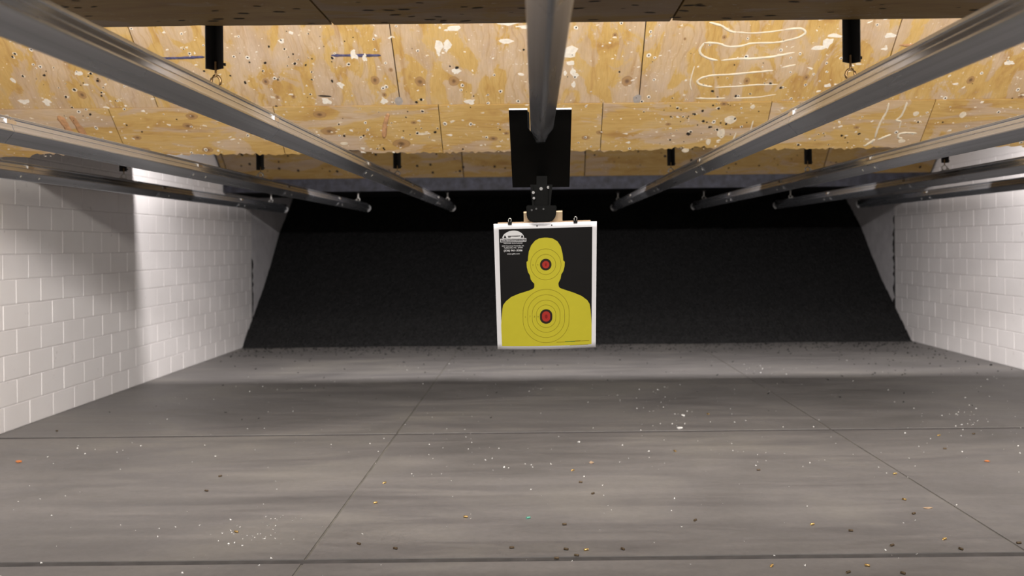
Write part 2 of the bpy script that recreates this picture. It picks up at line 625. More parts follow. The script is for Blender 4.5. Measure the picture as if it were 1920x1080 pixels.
M['ply1'] = m_ply('plywood_upper', knots(KN, 0.8), False, pale=0.75)
M['ply2'] = m_ply('plywood_lower', knots(KN2, 0.9), True, pale=0.1)
M['ply_far_shade'] = m_ply('plywood_far_painted_shade', [], True, dim=0.5, pale=0.1, shift=3.0)  # the far baffle's shade is put into this plywood colour
M['ply_near_shade'] = m_ply('plywood_near_painted_shade', [], True, dim=0.42, pale=0.15, shift=7.0)  # same plywood, with the underside's shade painted into its colour

baf1 = empty('sloped_baffle', B1)
tag(baf1, 'yellow bullet-scarred plywood baffle sloping down across the whole range', 'baffle')


def sheet(name, outline, thick, fmap, m, parent, origin):
    """outline = (u, v) points; fmap(u, v, h) -> world"""
    bm = bmesh.new()
    uvl = bm.loops.layers.uv.new('UVMap')
    fr = [bm.verts.new(fmap(u, v, 0.0) - origin) for u, v in outline]
    bk = [bm.verts.new(fmap(u, v, -thick) - origin) for u, v in outline]
    f = bm.faces.new(fr)
    g = bm.faces.new(bk[::-1])
    for k in range(len(outline)):
        q = bm.faces.new((fr[k], bk[k], bk[(k + 1) % len(outline)], fr[(k + 1) % len(outline)]))
        for lp in q.loops:
            i = (fr + bk).index(lp.vert) % len(outline)
            lp[uvl].uv = outline[i]
    for face, vs in ((f, fr), (g, bk)):
        for lp in face.loops:
            lp[uvl].uv = outline[vs.index(lp.vert)]
    me = bpy.data.meshes.new(name)
    bmesh.ops.recalc_face_normals(bm, faces=bm.faces)
    bmesh.ops.triangulate(bm, faces=[fc for fc in bm.faces if len(fc.verts) > 4])
    bm.to_mesh(me)
    bm.free()
    return link(name, me, m, parent)


sx1 = [XL + 0.03] + [uv1(px, 110)[0] for px in (262, 739, 1205, 1668)] + [XR - 0.03]
sx2 = [XL + 0.03] + [uv1(px, 238)[0] for px in (218, 522, 826, 1128, 1437, 1735)] + [XR - 0.03]
for a, b in zip(sx1[:-1], sx1[1:]):
    g = 0.004
    sheet('plywood_sheet', [(a + g, ROW2 + 0.004), (b - g, ROW2 + 0.004), (b - g, ROW2 + ROW1), (a + g, ROW2 + ROW1)], 0.018, on1, M['ply1'], baf1, B1)


def ragged(u):
    d = 0.0
    for px, wpx, dep in ((660, 14, 0.035), (735, 8, 0.02), (1274, 10, 0.03), (1310, 12, 0.03), (655, 50, 0.012), (1290, 60, 0.015), (90, 40, 0.03)):
        uc = uv1(px, 282)[0]
        if abs(u - uc) < wpx * 7.86 / F:
            d = max(d, dep)
    return d


for a, b in zip(sx2[:-1], sx2[1:]):
    g = 0.003
    n = int((b - a) / 0.025)
    lo = []
    for k in range(n + 1):
        u = a + g + (b - a - 2 * g) * k / n
        lo.append((u, max(-0.02, R.gauss(0.0, 0.006) + ragged(u) * R.uniform(0.6, 1.1) - (0.012 if R.random() < 0.06 else 0))))
    sheet('plywood_sheet', lo + [(b - g, ROW2), (a + g, ROW2)], 0.018, lambda u, v, h: on1(u, v, h + 0.006), M['ply2'], baf1, B1)
# the frame behind the sheets (shows as a dark line in the joints)
bm = bmesh.new()
c0 = [on1(u, v, h) - B1 for h in (-0.03, -0.12) for u, v in ((XL + 0.02, 0.09), (XR - 0.02, 0.09), (XR - 0.02, ROW2 + ROW1), (XL + 0.02, ROW2 + ROW1))]
v = [bm.verts.new(p) for p in c0]
for q in ((0, 1, 2, 3), (7, 6, 5, 4), (0, 4, 5, 1), (1, 5, 6, 2), (2, 6, 7, 3), (3, 7, 4, 0)):
    bm.faces.new([v[i] for i in q])
link('frame', to_mesh(bm, 'frame'), M['gapdark'], baf1)


# ---- marks on the plywood
def blob(bm, u, v, ru, rv, h, seg=7, jit=0.35, ang=0.0, thick=0.0015):
    pts = []
    for k in range(seg):
        a = k * 2 * math.pi / seg
        rr = 1 + R.uniform(-jit, jit)
        x, y = ru * rr * math.cos(a), rv * rr * math.sin(a)
        pts.append((u + x * math.cos(ang) - y * math.sin(ang), v + x * math.sin(ang) + y * math.cos(ang)))
    top = [bm.verts.new(on1(p, q, h) - B1) for p, q in pts]
    low = [bm.verts.new(on1(p, q, h - thick) - B1) for p, q in pts]
    bm.faces.new(top)
    for k in range(seg):
        bm.faces.new((top[k], low[k], low[(k + 1) % seg], top[(k + 1) % seg]))


def surf_h(v):
    return 0.0 if v > ROW2 else 0.006


chips, whites, holes = bmesh.new(), bmesh.new(), bmesh.new()
PXM = 7.4 / F
for k in range(1050):
    u, v = R.uniform(XL + 0.1, XR - 0.1), R.random() ** 1.25 * 1.75
    h = surf_h(v) + 0.0012
    s = R.choice((0.3, 0.4, 0.5, 0.6, 0.8, 1.2))
    blob(R.choice((chips, whites)), u, v, 0.011 * s * R.uniform(0.6, 1.6), 0.0075 * s, h, 6, 0.6, R.uniform(-0.5, 0.5))
for k in range(330):
    u, v = R.uniform(XL + 0.1, XR - 0.1), R.random() * 1.6
    h = surf_h(v)
    s = R.choice((0.4, 0.55, 0.7, 0.9))
    if R.random() < 0.75:
        blob(whites, u, v, 0.017 * s, 0.018 * s, h + 0.0012, 7, 0.3)
    blob(holes, u, v, 0.008 * s, 0.009 * s, h + 0.0022, 6, 0.35)
# the dense group of holes right of the target, the one left of it
for cxp, cyp, sxp, syp, n in ((1310, 235, 45, 26, 34), (740, 235, 55, 26, 24), (1560, 265, 30, 12, 14), (540, 120, 55, 40, 30), (1400, 165, 60, 22, 14), (120, 165, 90, 35, 30)):
    for k in range(n):
        u, v = uv1(R.gauss(cxp, sxp), R.gauss(cyp, syp))
        if not (0.03 < v < 1.6) or not (XL + .1 < u < XR - .1):
            continue
        s = R.choice((0.4, 0.5, 0.7, 1.0))
        if R.random() < 0.4:
            blob(chips, u, v, 0.018 * s, 0.014 * s, surf_h(v) + 0.0012, 6, 0.4)
        blob(holes, u, v, 0.010 * s, 0.011 * s, surf_h(v) + 0.0022, 6, 0.4)


def patch(bm, px, py, wpx, hpx, seg=9, jit=0.4, n=1):
    for k in range(n):
        u, v = uv1(px + (R.gauss(0, wpx * 0.25) if n > 1 else 0), py + (R.gauss(0, hpx * 0.3) if n > 1 else 0))
        f = 1.0 if n == 1 else R.uniform(0.3, 0.6)
        blob(bm, u, v, wpx / 2 * PXM * f, hpx / 2 * PXM * 1.35 * f, surf_h(v) + 0.0018 + 0.0002 * R.random(), seg, jit)


for a in ((843, 41, 40, 7), (850, 52, 24, 8), (950, 43, 34, 9), (985, 50, 22, 6), (823, 88, 14, 20), (840, 84, 13, 22),
          (950, 77, 24, 7), (662, 104, 15, 14), (684, 110, 8, 10), (1068, 100, 34, 20), (1074, 134, 9, 9), (1081, 141, 9, 7),
          (1060, 137, 7, 7), (856, 133, 14, 9), (612, 190, 22, 10), (640, 160, 10, 9), (881, 191, 20, 9), (720, 190, 12, 8),
          (1668, 66, 20, 8), (1660, 91, 10, 5), (1890, 118, 16, 7), (1535, 90, 22, 8), (1553, 80, 16, 16), (1566, 67, 22, 7),
          (1553, 160, 14, 6), (527, 77, 12, 8), (1075, 158, 8, 9), (88, 192, 14, 9), (45, 190, 20, 8), (148, 137, 12, 8), (24, 150, 10, 10)):
    patch(whites, *a)
    patch(whites, a[0], a[1], a[2] * 0.9, a[3] * 0.9, n=3)
for a in ((1369, 224, 22, 16), (1352, 249, 16, 18), (1411, 199, 9, 8), (1328, 265, 10, 12), (1717, 212, 12, 9), (1805, 214, 12, 12), (1808, 270, 16, 6), (1690, 263, 14, 8), (645, 268, 16, 6), (790, 250, 26, 4), (1285, 281, 16, 9)):
    patch(chips, *a, jit=0.15)
for a in ((623, 152, 5, 7), (610, 180, 22, 3), (1464, 164, 6, 4), (1318, 226, 5, 5), (1331, 237, 8, 5), (1290, 250, 9, 7), (1578, 253, 6, 4), (1610, 250, 6, 4), (460, 155, 5, 6), (857, 127, 7, 4), (383, 133, 5, 4)):
    patch(holes, *a)
for nm, b_, m_ in (('splinter_scars', chips, M['chip']), ('torn_fibres', whites, M['chipwhite']), ('bullet_holes', holes, M['hole'])):
    o = link(nm, to_mesh(b_, nm), m_, baf1)
    tag(o, kind='stuff')


def bead(name, pts, rpx, m, flat=0.45, parent=baf1):
    ps = []
    for k in range(len(pts) - 1):
        p0, p1, p2, p3 = pts[max(k - 1, 0)], pts[k], pts[k + 1], pts[min(k + 2, len(pts) - 1)]
        for f in (0, 0.2, 0.4, 0.6, 0.8):
            ps.append(tuple(0.5 * (2 * p1[c] + (p2[c] - p0[c]) * f + (2 * p0[c] - 5 * p1[c] + 4 * p2[c] - p3[c]) * f * f
                                   + (3 * p1[c] - p0[c] - 3 * p2[c] + p3[c]) * f ** 3) for c in (0, 1)))
    ps.append(pts[-1])
    w = []
    rr = []
    for k, (px, py) in enumerate(ps):
        u, v = uv1(px, py + R.uniform(-0.25, 0.25))
        w.append(on1(u, v, surf_h(v) + 0.0005) - B1)
        e = min(1.0, 0.35 + min(k, len(ps) - 1 - k) * 0.4)
        rr.append(1.3 * rpx * PXM * e * R.uniform(0.75, 1.2))
    bm = bmesh.new()
    tube(bm, w, rr, 6, True, flat, N1)
    return link(name, to_mesh(bm, name, True), m, parent)


for pts, r in (([(1320, 80), (1345, 81), (1365, 87), (1390, 86), (1410, 81), (1450, 80), (1475, 76), (1497, 70), (1510, 61), (1500, 53), (1470, 56)], 1.7),
               ([(1320, 81), (1312, 93), (1316, 103), (1330, 110), (1346, 113)], 1.9),
               ([(1352, 113), (1390, 110), (1410, 110), (1450, 106), (1490, 98)], 1.9),
               ([(1450, 132), (1420, 135), (1375, 139), (1330, 142), (1309, 150), (1312, 158), (1336, 163)], 1.7),
               ([(1340, 164), (1380, 162), (1420, 159), (1458, 158)], 1.3),
               ([(1304, 184), (1330, 185), (1360, 184)], 1.7), ([(1375, 184), (1420, 182), (1455, 177)], 1.1),
               ([(1302, 124), (1296, 145), (1294, 158), (1297, 169)], 0.9), ([(1465, 127), (1492, 121)], 1.5),
               ([(1380, 60), (1410, 62), (1440, 60), (1470, 56)], 1.3), ([(1330, 42), (1352, 48), (1366, 57), (1380, 61)], 1.8),
               ([(1666, 192), (1662, 208), (1652, 225), (1645, 241), (1640, 258)], 1.6), ([(1700, 190), (1695, 205), (1688, 218), (1680, 224), (1690, 227)], 1.6),
               ([(1645, 261), (1658, 256), (1670, 251)], 2.0), ([(1719, 249), (1700, 248), (1686, 250), (1684, 257), (1692, 258)], 1.7),
               ([(1640, 260), (1632, 266), (1620, 273)], 2.2), ([(1686, 240), (1689, 226)], 0.9),
               ([(1412, 225), (1408, 240), (1405, 250)], 1.2), ([(1380, 248), (1374, 262), (1370, 272)], 1.4)):
    bead('adhesive_bead', pts, r, M['glue'])
for pts, r in (([(290, 110), (330, 109), (355, 108), (384, 107)], 2.3), ([(621, 104), (650, 104), (685, 104), (714, 104)], 2.4)):
    bead('blue_marker_line', pts, r, M['blue'], 0.12)['label'] = 'short blue marker line'
for pts, r in (([(110, 216), (125, 236), (138, 262), (146, 272)], 6.0), ([(133, 216), (150, 240), (170, 272)], 5.0),
               ([(1686, 85), (1725, 84), (1750, 81)], 2.4), ([(728, 212), (722, 235), (720, 258)], 3.5)):
    bead('red_marker_line', pts, r, M['redpaint'], 0.08)['label'] = 'faded red paint streak'
# putty over the ends of the vertical joints
for px, py in ((747, 190), (1195, 186)):
    bm = bmesh.new()
    u, v = uv1(px, py)
    blob(bm, u, v, 0.03, 0.045, 0.0015, 9, 0.2)
    link('putty_patch', to_mesh(bm, 'putty_patch'), plain('grey_putty', (0.40, 0.36, 0.33), 0.7), baf1)

# ------------------------------------------------------------------ baffle 0: the near one, seen from below at the top of the view
Y0a, Y0b, Z0 = 2.95, 3.80, EYE + 0.839
baf0 = empty('near_baffle', (0, Y0b, Z0))
tag(baf0, 'shade-darkened brown plywood underside of the near baffle along the top edge', 'baffle')
sx0 = [XL + 0.03, -3.198, -0.758, 0.525, 2.965, XR - 0.03]


def on0(u, v, h):
    return Vector((u, Y0b - v, Z0 - h))


for a, b in zip(sx0[:-1], sx0[1:]):
    j = R.uniform(-0.006, 0.006)
    n = int((b - a) / 0.07)
    edge = [(a + 0.004 + (b - a - 0.008) * k / n, R.uniform(0, 0.004) + j + 0.006 + (0.012 if R.random() < 0.05 else 0)) for k in range(n + 1)]
    sheet('plywood_sheet', edge + [(b - 0.004, Y0b - Y0a), (a + 0.004, Y0b - Y0a)], 0.018, lambda u, v, h: on0(u, v, h), M['ply_near_shade'], baf0, Vector((0, Y0b, Z0)))
box_obj('core', (XL + 0.02, Y0a + 0.02 - Y0b, 0.019), (XR - 0.02, -0.02, CEIL - Z0), M['dark_ceiling'], baf0)
# gouges in its underside
bm = bmesh.new()
for k in range(90):
    u, v = R.uniform(-2.2, 2.2), R.uniform(0.02, 0.42)
    s = R.choice((0.5, 0.8, 1.2))
    ang = R.uniform(-0.3, 0.3)
    pts = [on0(u + 0.020 * s * math.cos(a) * math.cos(ang) - 0.007 * s * math.sin(a) * math.sin(ang), v + 0.020 * s * math.cos(a) * math.sin(ang) + 0.007 * s * math.sin(a), 0.0012) - Vector((0, Y0b, Z0)) for a in [i * math.pi / 3 for i in range(6)]]
    bm.faces.new([bm.verts.new(p) for p in pts])
tag(link('bullet_gouges', to_mesh(bm, 'bullet_gouges'), M['hole'], baf0), kind='stuff')

# ------------------------------------------------------------------ baffle 2: the far one, in shade
A2 = math.radians(40)
B2 = Vector((0, 13.62, EYE + 0.915))
UP2 = Vector((0, -math.cos(A2), math.sin(A2)))
N2 = Vector((0, -math.sin(A2), -math.cos(A2)))
baf2 = empty('far_baffle', B2)
tag(baf2, 'shaded brown plywood baffle with dark rubber lip behind the bright baffle', 'baffle')


def on2(u, v, h):
    return B2 + Vector((1, 0, 0)) * u + UP2 * v + N2 * h


def uv2(px, py):
    d = ray(px, py)
    s = (B2 - EYEV).dot(N2) / d.dot(N2)
    p = EYEV + d * s - B2
    return p.x, p.dot(UP2)


sx_2 = [XL + 0.03] + [uv2(px, 305)[0] for px in (420, 867, 1097, 1547)] + [XR - 0.03]
for a, b in zip(sx_2[:-1], sx_2[1:]):
    sheet('plywood_sheet', [(a + 0.006, 0.0), (b - 0.006, 0.0), (b - 0.006, 1.2), (a + 0.006, 1.2)], 0.018, on2, M['ply_far_shade'], baf2, B2)
bm = bmesh.new()
for k in range(70):
    u, v = R.uniform(XL + .2, XR - .2), R.uniform(0.03, 0.5)
    s = R.choice((0.5, 0.8, 1.2))
    pts = [on2(u + 0.016 * s * math.cos(a), v + 0.022 * s * math.sin(a), 0.0015) - B2 for a in [i * math.pi / 3 for i in range(6)]]
    bm.faces.new([bm.verts.new(p) for p in pts])
tag(link('bullet_holes', to_mesh(bm, 'bullet_holes'), M['hole'], baf2), kind='stuff')
lip = box_obj('rubber_lip', (XL + 0.02, 13.63 - B2.y, -0.175), (XR - 0.02, 13.78 - B2.y, 0.01), M['blue_rubber'], baf2)
lip['label'] = 'blue-black rubber strip'
box_obj('black_soffit', (XL + 0.02, 13.79 - B2.y, -0.17), (XR - 0.02, 15.3 - B2.y, 0.0), M['flat_black'], baf2)
box_obj('back_frame', (XL + 0.02, 13.79 - B2.y, 0.001), (XR - 0.02, 13.9 - B2.y, CEIL - B2.z), M['flat_black'], baf2)

sh0 = box_obj('added_light_cutoff', (XL + 0.02, 4.60, EYE + 1.05), (XR - 0.02, 4.62, CEIL), M['dark_ceiling'])  # unseen board added to cut the floor lamps' light on the walls
tag(sh0, 'added unseen board cutting lamp light between the near baffle and the bright plywood', 'board')
# unseen board added behind the bright baffle to block lamp light
sh = box_obj('added_light_shield', (XL + 0.02, 10.40, EYE + 1.00), (XR - 0.02, 10.46, CEIL), M['dark_ceiling'])
box_obj('added_shield_ledge', (XL + 0.02, 10.461, EYE + 1.00), (XR - 0.02, 10.555, EYE + 1.03), M['dark_ceiling'], sh)  # added lip that shifts the edge of the blocked light
tag(sh, 'added unseen board shaping lamp light behind the bright plywood baffle', 'board')

# ------------------------------------------------------------------ rails
# profile: (half width, height above the lowest edge)
PR = [(0.0, 0.0), (0.007, 0.003), (0.046, 0.047), (0.0505, 0.053), (0.0505, 0.059), (0.0480, 0.062), (0.0410, 0.082),
      (0.0385, 0.0835), (0.0385, 0.0865), (0.0390, 0.088), (0.0318, 0.108), (0.0350, 0.112), (0.0355, 0.121), (0.032, 0.124), (0.020, 0.124), (0.020, 0.118), (0.0, 0.118)]
PROF = [(x, z) for x, z in PR] + [(-x, z) for x, z in PR[-2:0:-1]]
SEC = {}


def section_mesh(L):
    k = round(L, 3)
    if k in SEC:
        return SEC[k]
    bm = bmesh.new()
    a = [bm.verts.new((x, 0.002, z)) for x, z in PROF]
    b = [bm.verts.new((x, L - 0.002, z)) for x, z in PROF]
    n = len(PROF)
    for i in range(n):
        bm.faces.new((a[i], a[(i + 1) % n], b[(i + 1) % n], b[i]))
    bm.faces.new(a[::-1])
    bm.faces.new(b)
    me = to_mesh(bm, 'rail_section')
    me.materials.append(M['galv'])
    SEC[k] = me
    return me


bm = bmesh.new()
lathe(bm, [(0.030, -0.012), (0.050, -0.008), (0.058, 0.0), (0.058, 0.02), (0.045, 0.032), (0.02, 0.038)], 16, 'Y')
PLUG = to_mesh(bm, 'end_plug', True)
PLUG.materials.append(M['plug'])
JOINT = []           # (mesh, only on the far joints, y offset)
for s in (-1, 1):
    bm = bmesh.new()
    box(bm, (min(s * 0.030, s * 0.0385), -0.043, 0.0895), (max(s * 0.030, s * 0.0385), 0.043, 0.107))
    me = to_mesh(bm, 'joint_insert')
    me.materials.append(M['clipbrown'])
    JOINT.append((me, 'joint_insert', False, 0.0))
    bm = bmesh.new()
    box(bm, (min(s * 0.030, s * 0.0400), -0.051, 0.0885), (max(s * 0.030, s * 0.0400), -0.043, 0.108))
    me = to_mesh(bm, 'joint_tab')
    me.materials.append(M['cliptan'])
    JOINT.append((me, 'joint_tab', False, 0.0))
    nrm = Vector((s * 0.74, 0, -0.67))
    bm = bmesh.new()
    c = Vector((s * 0.0285, 0, 0.027))
    tube(bm, [c - nrm * 0.004, c + nrm * 0.006], 0.009, 6, True, 1.0, (0, 1, 0))
    me = to_mesh(bm, 'joint_bolt')
    me.materials.append(M['zinc'])
    JOINT.append((me, 'joint_bolt', True, -0.13))
    JOINT.append((me, 'joint_bolt', True, 0.13))
    bm = bmesh.new()
    p = [(s * 0.0085, 0.0045), (s * 0.0455, 0.0464)]
    q = [Vector((x, y, z)) + nrm * 0.0022 for (x, z) in p for y in (-0.16, 0.16)]
    r = [Vector((x, y, z)) - nrm * 0.0022 for (x, z) in p for y in (-0.16, 0.16)]
    v = [bm.verts.new(c) for c in (q[0], q[1], q[3], q[2], r[0], r[1], r[3], r[2])]
    for f in ((0, 1, 2, 3), (7, 6, 5, 4), (0, 4, 5, 1), (1, 5, 6, 2), (2, 6, 7, 3), (3, 7, 4, 0)):
        bm.faces.new([v[i] for i in f])
    me = to_mesh(bm, 'splice_plate')
    me.materials.append(M['galv'])
    JOINT.append((me, 'splice_plate', True, 0.0))


def rail(X, H, y_end, label):
    Z = EYE + H
    o = empty('target_rail', (X, 0.8, Z))
    tag(o, label, 'rail', 'overhead target rails')
    ys_ = [0.8, 2.0, 4.6, 7.2, 9.8, 12.4, y_end]
    for a, b in zip(ys_[:-1], ys_[1:]):
        s = bpy.data.objects.new('rail_section', section_mesh(b - a))
        COL.objects.link(s)
        s.parent = o
        s.location = (0, a - 0.8, 0)
    for y in ys_[1:-1]:
        for me, nm, far, dy in JOINT:
            if far and y < 5:
                continue
            c = bpy.data.objects.new(nm, me)
            COL.objects.link(c)
            c.parent = o
            c.location = (0, y - 0.8 + dy, 0)
    c = bpy.data.objects.new('end_plug', PLUG)
    COL.objects.link(c)
    c.parent = o
    c.location = (0, y_end - 0.8 + 0.002, 0.058)
    return o


H0 = 0.487
RAILS = [(-3.66, H0, 14.62, 'leftmost overhead steel rail, running close to the left block wall'),
         (-2.44, H0, 14.55, 'second overhead steel rail to the left of the target'),
         (-1.22, H0, 14.75, 'first overhead steel rail to the left of the target'),
         (0.036, 0.458, 14.9, 'overhead steel rail directly above the target, carrying the black plate'),
         (1.22, H0, 15.3, 'first overhead steel rail to the right of the target'),
         (2.44, H0, 15.25, 'second overhead steel rail to the right of the target'),
         (3.66, H0, 15.1, 'third overhead steel rail to the right of the target'),
         (4.88, H0, 15.0, 'rightmost overhead steel rail, running close to the right block wall')]
for a in RAILS:
    rail(*a)

# ------------------------------------------------------------------ hangers
WHERE = ['leftmost rail', 'second rail left of the target', 'first rail left of the target', 'rail above the target',
         'first rail right of the target', 'second rail right of the target', 'third rail right of the target', 'rightmost rail']
WHERE = [w.replace(' of the target', ' of target') for w in WHERE]


def angle_iron(name, w, t, z0, z1, flip, parent, m):
    """an L section standing upright with its corner at the back"""
    bm = bmesh.new()
    pts = [(-w / 2, -0.012), (-w / 2 + 0.003, -0.015), (flip * w * 0.06, 0.02 + t), (w / 2 - 0.003, -0.015), (w / 2, -0.012), (flip * w * 0.06, 0.02 + t + 0.007)]
    pts = [(-w / 2, -0.016), (-w / 2 + 0.004, -0.02), (flip * w * 0.12, 0.014), (w / 2 - 0.004, -0.02), (w / 2, -0.016), (flip * w * 0.12, 0.021)]
    a = [bm.verts.new((x, y, z0)) for x, y in pts]
    b = [bm.verts.new((x, y, z1)) for x, y in pts]
    n = len(pts)
    for i in range(n):
        bm.faces.new((a[i], a[(i + 1) % n], b[(i + 1) % n], b[i]))
    for q in ((0, 1, 2, 5), (5, 2, 3, 4)):
        bm.faces.new([a[i] for i in q])
        bm.faces.new([b[i] for i in q])
    return link(name, to_mesh(bm, name), m, parent)


bm = bmesh.new()
pts = [Vector((0.018 * math.cos(a), 0, 0.026 + 0.022 * math.sin(a))) for a in [math.radians(90 + k * 30) for k in range(13)]]
tube(bm, pts, 0.0055, 6, False)
EYEB = to_mesh(bm, 'eye', True)
EYEB.materials.append(M['brass_rod'])
EYEZ = EYEB.copy()
EYEZ.materials.clear()
EYEZ.materials.append(M['zinc'])
bm = bmesh.new()
tube(bm, [(0.020, 0, 0.001), (-0.010, 0, 0.003), (-0.026, 0.0, 0.012), (-0.026, 0, 0.024), (-0.034, 0, 0.020)], [0.007, 0.007, 0.006, 0.005, 0.003], 6)
CATCH = to_mesh(bm, 'catch', True)
CATCH.materials.append(M['angle'])
CATCHZ = CATCH.copy()
CATCHZ.materials.clear()
CATCHZ.materials.append(M['zinc'])


def hanger(i, Y, kind, where):
    X, H = RAILS[i][0], RAILS[i][1]
    top = H + 0.124
    z_r = EYE + top
    o = empty('rail_hanger', (X, Y, z_r))
    tag(o, '%s of the %s, %s' % ('black angle-iron hanger' if kind < 2 else 'thin steel hanger rod', WHERE[i], where), 'hanger', 'rail hangers')
    if kind < 2:
        flip = 0 if X == 0 else (1 if X < 0 else -1)
        zt = 0.60 if kind == 0 else 0.55
        z_lo = EYE + 0.683 - z_r
        angle_iron('angle_bracket', 0.070, 0.0, z_lo, zt, -flip, o, M['angle'])
        bm = bmesh.new()
        box(bm, (0.034, -0.014, z_lo + 0.012), (0.041, -0.004, z_lo + 0.022))
        link('set_screw', to_mesh(bm, 'set_screw'), M['angle'], o)
        bm = bmesh.new()
        tube(bm, [(0, 0, 0.045), (0, 0, z_lo + 0.03)], 0.0048, 8)
        link('threaded_rod', to_mesh(bm, 'threaded_rod'), M['brass_rod'], o)
    else:
        bm = bmesh.new()
        tube(bm, [(0, 0, 0.045), (0, 0, EYE + 0.752 - z_r)], 0.008, 8)
        link('threaded_rod', to_mesh(bm, 'threaded_rod'), M['zinc'], o)
        bm = bmesh.new()
        tube(bm, [(0, 0, EYE + 0.725 - z_r), (0, 0, EYE + 0.751 - z_r)], 0.03, 12)
        link('mounting_cup', to_mesh(bm, 'mounting_cup'), M['angle'], o)
    for nm, me in (('eye', EYEZ if kind else EYEB), ('catch', CATCHZ if kind else CATCH)):
        h = bpy.data.objects.new(nm, me)
        COL.objects.link(h)
        h.parent = o
        if X > 0:
            h.rotation_euler = (0, 0, math.pi)
        if kind:
            h.scale = (1.25, 1.25, 1.0)
    return o


for i in (2, 3, 4):
    hanger(i, 3.845, 0, 'at the near baffle')
for i in range(0, 7):
    hanger(i, 8.92, 1, 'at the bright plywood baffle')
for i in range(0, 7):
    hanger(i, (13.9, 13.85, 14.05, 14.1, 14.6, 14.4, 14.3)[i], 2, 'near its far end')

# ------------------------------------------------------------------ target carrier
CXR = 0.036
car = empty('target_carrier', (CXR, 4.5, EYE + 0.45))
tag(car, 'black target carrier with a slotted plate hanging from the middle rail', 'carrier')
O = Vector((CXR, 4.5, EYE + 0.45))
# plate, leaning: its top edge is nearer than its bottom edge
PT, PB = Vector((0, 4.36, EYE + 0.583)), Vector((0, 4.75, EYE + 0.268))
pd = (PB - PT)
PLn = pd.length
pdn = pd.normalized()
pn = Vector((0, -pdn.z, pdn.y)).normalized()
if pn.y > 0:
    pn = -pn
ol = [(-0.139, 0), (-0.057, 0), (-0.057, 0.105), (-0.02, 0.205), (0.02, 0.205), (0.056, 0.105), (0.056, 0), (0.136, 0), (0.136, PLn), (-0.134, PLn)]
bm = bmesh.new()
xo = at_depth(1014, 280, 4.55).x - 0.0005 - CXR
fr = [bm.verts.new(PT + pdn * v + Vector((CXR + xo + u, 0, 0)) - O) for u, v in ol]
bk = [bm.verts.new(PT + pdn * v + Vector((CXR + xo + u, 0, 0)) - pn * 0.008 - O) for u, v in ol]
for quad in ((0, 1, 2, 9), (2, 3, 9), (3, 4, 8, 9), (4, 5, 8), (5, 6, 7, 8)):
    bm.faces.new([fr[i] for i in quad])
    bm.faces.new([bk[i] for i in quad])
for k in range(len(ol)):
    bm.faces.new((fr[k], fr[(k + 1) % len(ol)], bk[(k + 1) % len(ol)], bk[k]))
link('deflector_plate', to_mesh(bm, 'deflector_plate'), M['black'], car)
# pale strips painting the light that catches the plate's top edge
for x0, x1 in ((-0.138, -0.058), (0.057, 0.135)):
    bm = bmesh.new()
    c = [PT + Vector((CXR + xo + x, 0, 0)) + pn * a + pdn * b - O for a, b in ((0.0005, -0.003), (0.0005, -0.0003), (-0.0085, -0.0003), (-0.0085, -0.003)) for x in (x0, x1)]
    v = [bm.verts.new(p) for p in c]
    for q in ((0, 1, 3, 2), (2, 3, 5, 4), (4, 5, 7, 6), (6, 7, 1, 0), (0, 2, 4, 6), (1, 3, 5, 7)):
        bm.faces.new([v[i] for i in q])
    link('painted_lit_edge', to_mesh(bm, 'painted_lit_edge'), M['plug'], car)
# tapering arm below the plate
YA = 4.50


def px_box(name, quad, y0, y1, m, parent, org, bevel=0.0):
    bm = bmesh.new()
    a = [bm.verts.new(at_depth(x, y, y0) - org) for x, y in quad]
    b = [bm.verts.new(at_depth(x, y, y0) + Vector((0, y1 - y0, 0)) - org) for x, y in quad]
    n = len(quad)
    bm.faces.new(a)
    bm.faces.new(b[::-1])
    for i in range(n):
        bm.faces.new((a[i], a[(i + 1) % n], b[(i + 1) % n], b[i]))
    if bevel:
        bmesh.ops.bevel(bm, geom=list(bm.edges), offset=bevel, segments=2, affect='EDGES')
    return link(name, to_mesh(bm, name), m, parent)


arm = px_box('arm', [(995, 346), (1035, 346), (1031, 386), (1000, 386)], 4.44, 4.49, M['black'], car, O, 0.003)
px_box('arm_flange', [(994, 346), (999, 346), (1002, 386), (998, 386)], 4.415, 4.44, M['black'], car, O, 0.001)
px_box('arm_flange', [(1030, 346), (1036, 346), (1032, 386), (1029, 386)], 4.415, 4.44, M['black'], car, O, 0.001)
for px, py, r in ((1014.5, 354, 0.008), (1028, 351.5, 0.007), (1000, 361.5, 0.007), (1001, 372, 0.006)):
    c = at_depth(px, py, 4.437) - O
    bm = bmesh.new()
    tube(bm, [c + Vector((0, 0.01, 0)), c - Vector((0, 0.026 if px < 1005 else 0.008, 0))], r, 6)
    link('bolt', to_mesh(bm, 'bolt'), M['boltgrey'], car)
px_box('clamp', [(986.5, 385), (1044, 385), (1042.5, 404), (1039, 411), (1032, 416), (1000, 417), (991, 413), (987.5, 406)], 4.365, 4.405, M['black'], car, O, 0.004)
for px, py in ((997, 394), (1005.5, 391.5), (1019, 392)):
    c = at_depth(px, py, 4.363) - O
    bm = bmesh.new()
    tube(bm, [c + Vector((0, 0.004, 0)), c - Vector((0, 0.004, 0))], 0.0045, 8)
    link('rivet', to_mesh(bm, 'rivet'), M['angle'], car)
# trolley that rides on the rail behind the plate
box_obj('trolley', (-0.075, 0.02, 0.0), (-0.056, 0.30, 0.15), M['black'], car, 0.004)
box_obj('trolley', (0.056, 0.02, 0.0), (0.075, 0.30, 0.15), M['black'], car, 0.004)
px_box('arm_strut', [(1006, 330), (1026, 330), (1026, 350), (1006, 350)], 4.49, 4.70, M['black'], car, O)

